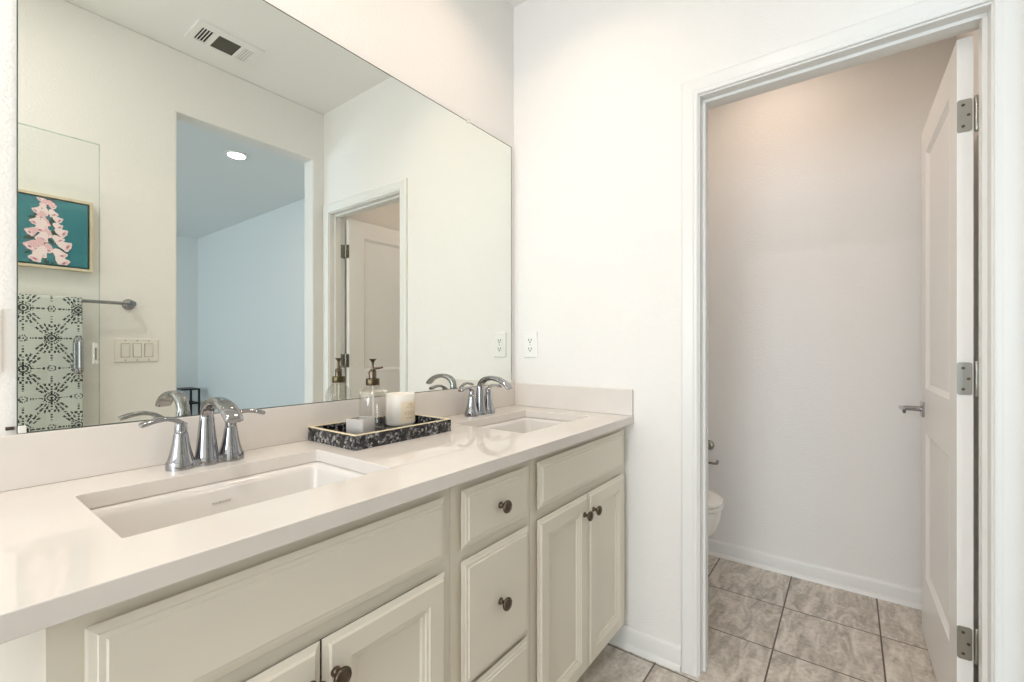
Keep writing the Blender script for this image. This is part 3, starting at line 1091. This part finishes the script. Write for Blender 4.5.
def poly(pts, mi_):
    layer[0] += 1
    y = yc_+layer[0]*0.000012
    vs = [bm.verts.new((min(max(x, px0+0.003), px1-0.003), y, min(max(z, pz0+0.003), pz1-0.003))) for x, z in pts]
    f = bm.faces.new(vs); f.material_index = mi_
    f.normal_update()
    if f.normal.y < 0:
        f.normal_flip()


def bell(cx, cz, s, lean, mi_):
    def R(u, v):
        c_, s_ = math.cos(lean), math.sin(lean)
        return (cx+s*(u*c_-v*s_), cz+s*(u*s_+v*c_))
    outer = [R(u, v) for u, v in ((-0.12, 0.56), (0.12, 0.56), (0.34, 0.30), (0.42, -0.02), (0.50, -0.26), (0.60, -0.44), (0.50, -0.60), (0.26, -0.62), (0.04, -0.72), (-0.20, -0.63), (-0.46, -0.62), (-0.60, -0.46), (-0.50, -0.24), (-0.42, 0.0), (-0.34, 0.30))]
    poly(outer, mi_)
    lip = [R(0.44*math.cos(a), -0.42+0.19*math.sin(a)) for a in [2*PI*k/10 for k in range(10)]]
    poly(lip, 1 if mi_ == 0 else 0)
    throat = [R(0.19*math.cos(a), -0.38+0.10*math.sin(a)) for a in [2*PI*k/10 for k in range(10)]]
    poly(throat, 2)


ax = 0.357
poly([(ax-0.004, pz0), (ax+0.004, pz0), (ax+0.002, pz1), (ax-0.002, pz1)], 3)


def half_width(z):
    return 0.020+0.046*min(1.0, (pz1-z)/0.19)**0.8


for k in range(60):                     # dark gaps and small leaves behind the bells
    z = pz0+0.004+0.275*rng.random()
    x = ax+rng.uniform(-1, 1)*half_width(z)*0.95
    s_ = rng.uniform(0.010, 0.019)
    a0 = rng.uniform(0, 6.28)
    poly([(x+s_*m_*math.cos(a0+q), z+s_*m_*math.sin(a0+q)) for q, m_ in ((0, 1), (0.9, 0.45), (2.2, 0.4), (PI, 0.95), (4.1, 0.42), (5.4, 0.4))], 3)
zz = pz1-0.010
side_ = 0
while zz > pz0+0.022:
    t = (pz1-zz)/0.288
    hw = half_width(zz)
    for u in ((-0.85, 0.1), (0.75, -0.25), (-0.35, 0.95))[side_ % 3]:
        u += rng.uniform(-0.16, 0.16)
        sz_ = 0.019+0.019*min(1, t*1.5)
        bell(ax+u*(hw-sz_*0.35), zz+rng.uniform(-0.007, 0.007), sz_*rng.uniform(0.88, 1.1), u*0.95+rng.uniform(-0.2, 0.2), rng.choice((0, 1, 1)))
    zz -= 0.0125+0.010*min(1, t*1.4)
    side_ += 1
link('painted_flower', bm, ['petal_pink', 'petal_pale', 'petal_throat', 'stem_dark'], cv)

# glass shower door standing open in front of that wall
gy, gx1, gz0, gz1 = -1.450, 0.509, 0.015, 2.072
sh = thing('shower_door', 'frameless clear glass shower door standing open in front of the towel', 'shower door', (XS, gy, gz0))
bm = B(); box(bm, XS+0.006, gx1, gy-0.005, gy+0.005, gz0, gz1)
link('glass_panel', bm, 'shower_glass', sh)
bm = B()
box(bm, gx1, gx1+0.002, gy-0.005, gy+0.005, gz0, gz1); box(bm, XS+0.006, gx1+0.002, gy-0.005, gy+0.005, gz1, gz1+0.002)
link('glass_edge', bm, 'glass_edge', sh)
hxx = 0.441
for s in (1, -1):
    bm = B()
    y0 = gy+s*0.005
    ya = gy+s*0.050
    pts = smooth_path([(hxx, y0, 1.197), (hxx, ya-s*0.016, 1.197), (hxx, ya-s*0.004, 1.201-0.006), (hxx, ya, 1.182), (hxx, ya, 1.13), (hxx, ya, 1.078), (hxx, ya-s*0.004, 1.065), (hxx, ya-s*0.016, 1.063), (hxx, y0, 1.063)], sub=4)
    tube(bm, pts, 0.0095, 14)
    for z in (1.197, 1.063):
        lathe(bm, [(0.014, 0), (0.014, s*0.004), (0.010, s*0.006)], (hxx, y0, z), axis='Y', seg=18)
    link('pull_handle', bm, 'chrome', sh, smooth=True)
bm = B()
box(bm, 0.487, 0.504, gy-0.009, gy+0.009, 1.094, 1.186)
cp = link('strike_plate', bm, 'clear_plastic', sh, bevel=0.002)
bm = B(); box(bm, 0.4935, 0.4995, gy+0.009, gy+0.0095, 1.112, 1.165); link('strike_slot', bm, 'satin_nickel', cp)
for z in (0.30, 1.80):
    bm = B()
    box(bm, XS+0.0005, XS+0.010, gy-0.022, gy+0.022, z-0.045, z+0.045)
    box(bm, XS+0.010, XS+0.062, gy-0.014, gy-0.006, z-0.045, z+0.045); box(bm, XS+0.010, XS+0.062, gy+0.006, gy+0.014, z-0.045, z+0.045)
    link('glass_hinge', bm, 'chrome', sh, bevel=0.002)

# ceiling register
vx0, vx1, vy0, vy1 = 0.832, 1.132, -1.450, -1.250
cvn = thing('ceiling_vent', 'long white ceiling register with louvres either side of a dark filter', 'vent', ((vx0+vx1)/2, (vy0+vy1)/2, ZC))
tcv = lambda u, v, w: (u, v, ZC-w)
bm = B()
zf0, zf1 = ZC-0.009, ZC-0.0005
la, lb_, lc, ld = vx0+0.030, vx0+0.082, vx0+0.222, vx0+0.272     # louvre blocks
fa_, fb_ = vx0+0.103, vx0+0.207
ya, yb = vy0+0.026, vy1-0.046
for x0, x1, y0, y1 in ((vx0, vx1, vy0, ya), (vx0, vx1, yb, vy1), (vx0, la, ya, yb), (lb_, fa_, ya, yb), (fb_, lc, ya, yb), (ld, vx1, ya, yb)):
    box(bm, x0, x1, y0, y1, zf0, zf1)
link('register_frame', bm, 'white_plastic', cvn)
bm = B(); box(bm, fa_, fb_, ya, yb, zf0+0.003, zf1); link('filter_panel', bm, 'filter_grey', cvn)
for a, b in ((la, lb_), (lc, ld)):
    bm = B(); box(bm, a, b, ya, yb, ZC-0.0015, ZC-0.0005); bk = link('louvre_well', bm, 'dark_slot', cvn)
    bm = B()
    n = 4
    st = (b-a)/n
    for k in range(n):
        x = a+k*st
        lean = 0.004 if a == la else -0.004
        loft(bm, [[(x+st*0.50, y, zf0) for y in (ya, yb)] + [(x+st*0.86, y, zf0) for y in (yb, ya)],
                  [(x+st*0.50+lean, y, zf1-0.002) for y in (ya, yb)] + [(x+st*0.86+lean, y, zf1-0.002) for y in (yb, ya)]])
    link('louvre', bm, 'white_plastic', bk)


# ------------------------------------------------------------------ recessed ceiling lights
def can(label, x, y, power, color, lens=0.062, spread=PI):
    t = thing('recessed_light', label, 'ceiling light', (x, y, ZC), 'recessed ceiling lights')
    bm = B()
    lathe(bm, [(lens, 0.0), (lens, -0.004), (lens+0.008, -0.009), (lens+0.018, -0.007), (lens+0.022, -0.0005)], (x, y, ZC), seg=40, cap=False)
    link('trim_ring', bm, 'white_plastic', t, smooth=True)
    bm = B(); lathe(bm, [(0.001, -0.003), (lens, -0.003)], (x, y, ZC), seg=40, cap=False); link('lens', bm, 'lamp_lens', t)
    a = area('lamp', (x, y, ZC-0.012), (0, 0, 0), lens*2, power, color, spread=spread)
    a.parent = t; a.location = (0, 0, -0.012)
    return t


can('round recessed light in the bedroom ceiling beyond the opening', 1.600, -2.765, BED_W, WARM)
can('round recessed light in the ceiling above the nearer sink', 0.404, -0.42, VANITY_W, WARM, spread=2.3)
can('round recessed light in the ceiling above the sink at the end wall', 1.18, -0.40, VANITY_W, WARM, spread=2.3)
can('added unseen round fill light in the bathroom ceiling furthest from the end wall', -0.10, -0.88, ROOM_FILL_W, SOFT)  # invented fill light, placed out of view of the mirror
can('round recessed light in the toilet room ceiling', 2.29, -0.93, TOILET_W, (1.0, 0.80, 0.66), spread=2.6)

# ------------------------------------------------------------------ bedroom table at the far wall
nx0, nx1, ny0, ny1, nz = 2.04, 2.395, -6.22, -5.90, 0.610
nt_ = thing('nightstand', 'open black metal side table against the far bedroom wall', 'side table', ((nx0+nx1)/2, (ny0+ny1)/2, 0))
q = 0.022
for x in (nx0, nx1-q):
    for y in (ny0, ny1-q):
        bm = B(); box(bm, x, x+q, y, y+q, 0, nz-0.018); link('leg', bm, 'black_metal', nt_)
bm = B(); box(bm, nx0, nx1, ny0, ny1, nz-0.018, nz); link('table_top', bm, 'black_metal', nt_, bevel=0.002)
bm = B()
for y in (ny0, ny1-q):
    box(bm, nx0+q, nx1-q, y, y+q, 0.40, 0.418)
for x in (nx0, nx1-q):
    box(bm, x, x+q, ny0+q, ny1-q, 0.40, 0.418)
box(bm, nx0+q, nx1-q, ny0+q, ny1-q, 0.404, 0.412)
link('shelf', bm, 'black_metal', nt_)

# ------------------------------------------------------------------ toilet
ox_, oyf = 2.255, -0.757
tl = thing('toilet', 'white toilet in the small room past the doorway', 'toilet', (ox_, -0.40, 0))
tl.scale = (1, 1.04, 1.07)


def egg(z, half, yf_, yb_, squ=0.0):
    pts = []
    n = 40
    for k in range(n):
        a = 2*PI*k/n
        s_, c_ = math.sin(a), math.cos(a)
        ym = yf_+(yb_-yf_)*0.56
        y = ym+(yb_-ym)*c_ if c_ > 0 else ym+(ym-yf_)*c_
        w_ = half*math.copysign(abs(s_)**(0.8 if c_ > 0 else 0.78), s_)
        pts.append((ox_+w_, y, z))
    return pts


bm = B()
loft(bm, [egg(0.0, 0.105, -0.62, -0.10), egg(0.02, 0.108, -0.625, -0.09), egg(0.12, 0.098, -0.61, -0.10), egg(0.20, 0.112, -0.645, -0.09), egg(0.255, 0.150, -0.700, -0.08), egg(0.30, 0.170, -0.732, -0.075),
          egg(0.345, 0.178, -0.745, -0.07), egg(0.372, 0.181, -0.748, -0.065), egg(0.385, 0.181, -0.748, -0.065), egg(0.386, 0.150, -0.715, -0.10), egg(0.36, 0.135, -0.70, -0.24), egg(0.25, 0.08, -0.60, -0.30)])
link('bowl', bm, 'toilet_china', tl, smooth=True, angle=50)
bm = B()
loft(bm, [egg(0.3885, 0.176, -0.745, -0.225), egg(0.391, 0.184, -0.755, -0.215), egg(0.402, 0.186, -0.757, -0.213), egg(0.4075, 0.180, -0.75, -0.22)])
link('seat', bm, 'toilet_china', tl, smooth=True, angle=60)
bm = B()
loft(bm, [egg(0.4100, 0.179, -0.748, -0.215), egg(0.4125, 0.184, -0.755, -0.210), egg(0.422, 0.184, -0.755, -0.210), egg(0.431, 0.170, -0.735, -0.225), egg(0.436, 0.120, -0.66, -0.27)])
link('lid', bm, 'toilet_china', tl, smooth=True, angle=60)
bm = B()
loft(bm, [[(ox_+x, -0.112+y, z) for x, y in rect_loop(0, 0, hw, hd, 0.03)] for z, hw, hd in ((0.375, 0.185, 0.085), (0.40, 0.198, 0.092), (0.74, 0.208, 0.097))])
tk = link('tank', bm, 'toilet_china', tl, smooth=True)
bm = B()
loft(bm, [[(ox_+x, -0.112+y, z) for x, y in rect_loop(0, 0, hw, hd, 0.03)] for z, hw, hd in ((0.741, 0.210, 0.099), (0.746, 0.217, 0.105), (0.768, 0.217, 0.105), (0.776, 0.208, 0.097))])
link('tank_lid', bm, 'toilet_china', tk, smooth=True)
bm = B()
lathe(bm, [(0.011, 0), (0.011, -0.010), (0.006, -0.014)], (ox_-0.15, -0.209, 0.69), axis='Y', seg=18)
box(bm, ox_-0.155, ox_-0.085, -0.228, -0.221, 0.682, 0.695)
link('flush_lever', bm, 'chrome', tk)

# toilet paper holder on the back wall
hy_, hz_ = -0.602, 0.615
tp = thing('toilet_paper_holder', 'chrome open-arm toilet paper holder on the toilet room wall', 'toilet paper holder', (XB, hy_, hz_))
bm = B(); lathe(bm, [(0.027, -0.0003), (0.027, -0.007), (0.023, -0.012), (0.012, -0.016), (0.0095, -0.030), (0.0095, -0.072), (0.007, -0.076)], (XB, hy_, hz_), axis='X', seg=28)
link('mounting_post', bm, 'satin_nickel', tp, smooth=True)
bm = B()
xx = XB-0.066
tube(bm, smooth_path([(xx, hy_+0.010, hz_), (xx, hy_+0.085, hz_-0.002), (xx, hy_+0.105, hz_-0.020), (xx, hy_+0.105, hz_-0.060), (xx, hy_+0.085, hz_-0.084), (xx, hy_+0.02, hz_-0.086), (xx, hy_-0.045, hz_-0.086), (xx, hy_-0.056, hz_-0.080), (xx, hy_-0.058, hz_-0.066)], sub=5), 0.0072, 12)
tube(bm, [(xx, hy_-0.005, hz_), (xx, hy_+0.012, hz_)], 0.0072, 12)
link('arm', bm, 'chrome', tp, smooth=True)
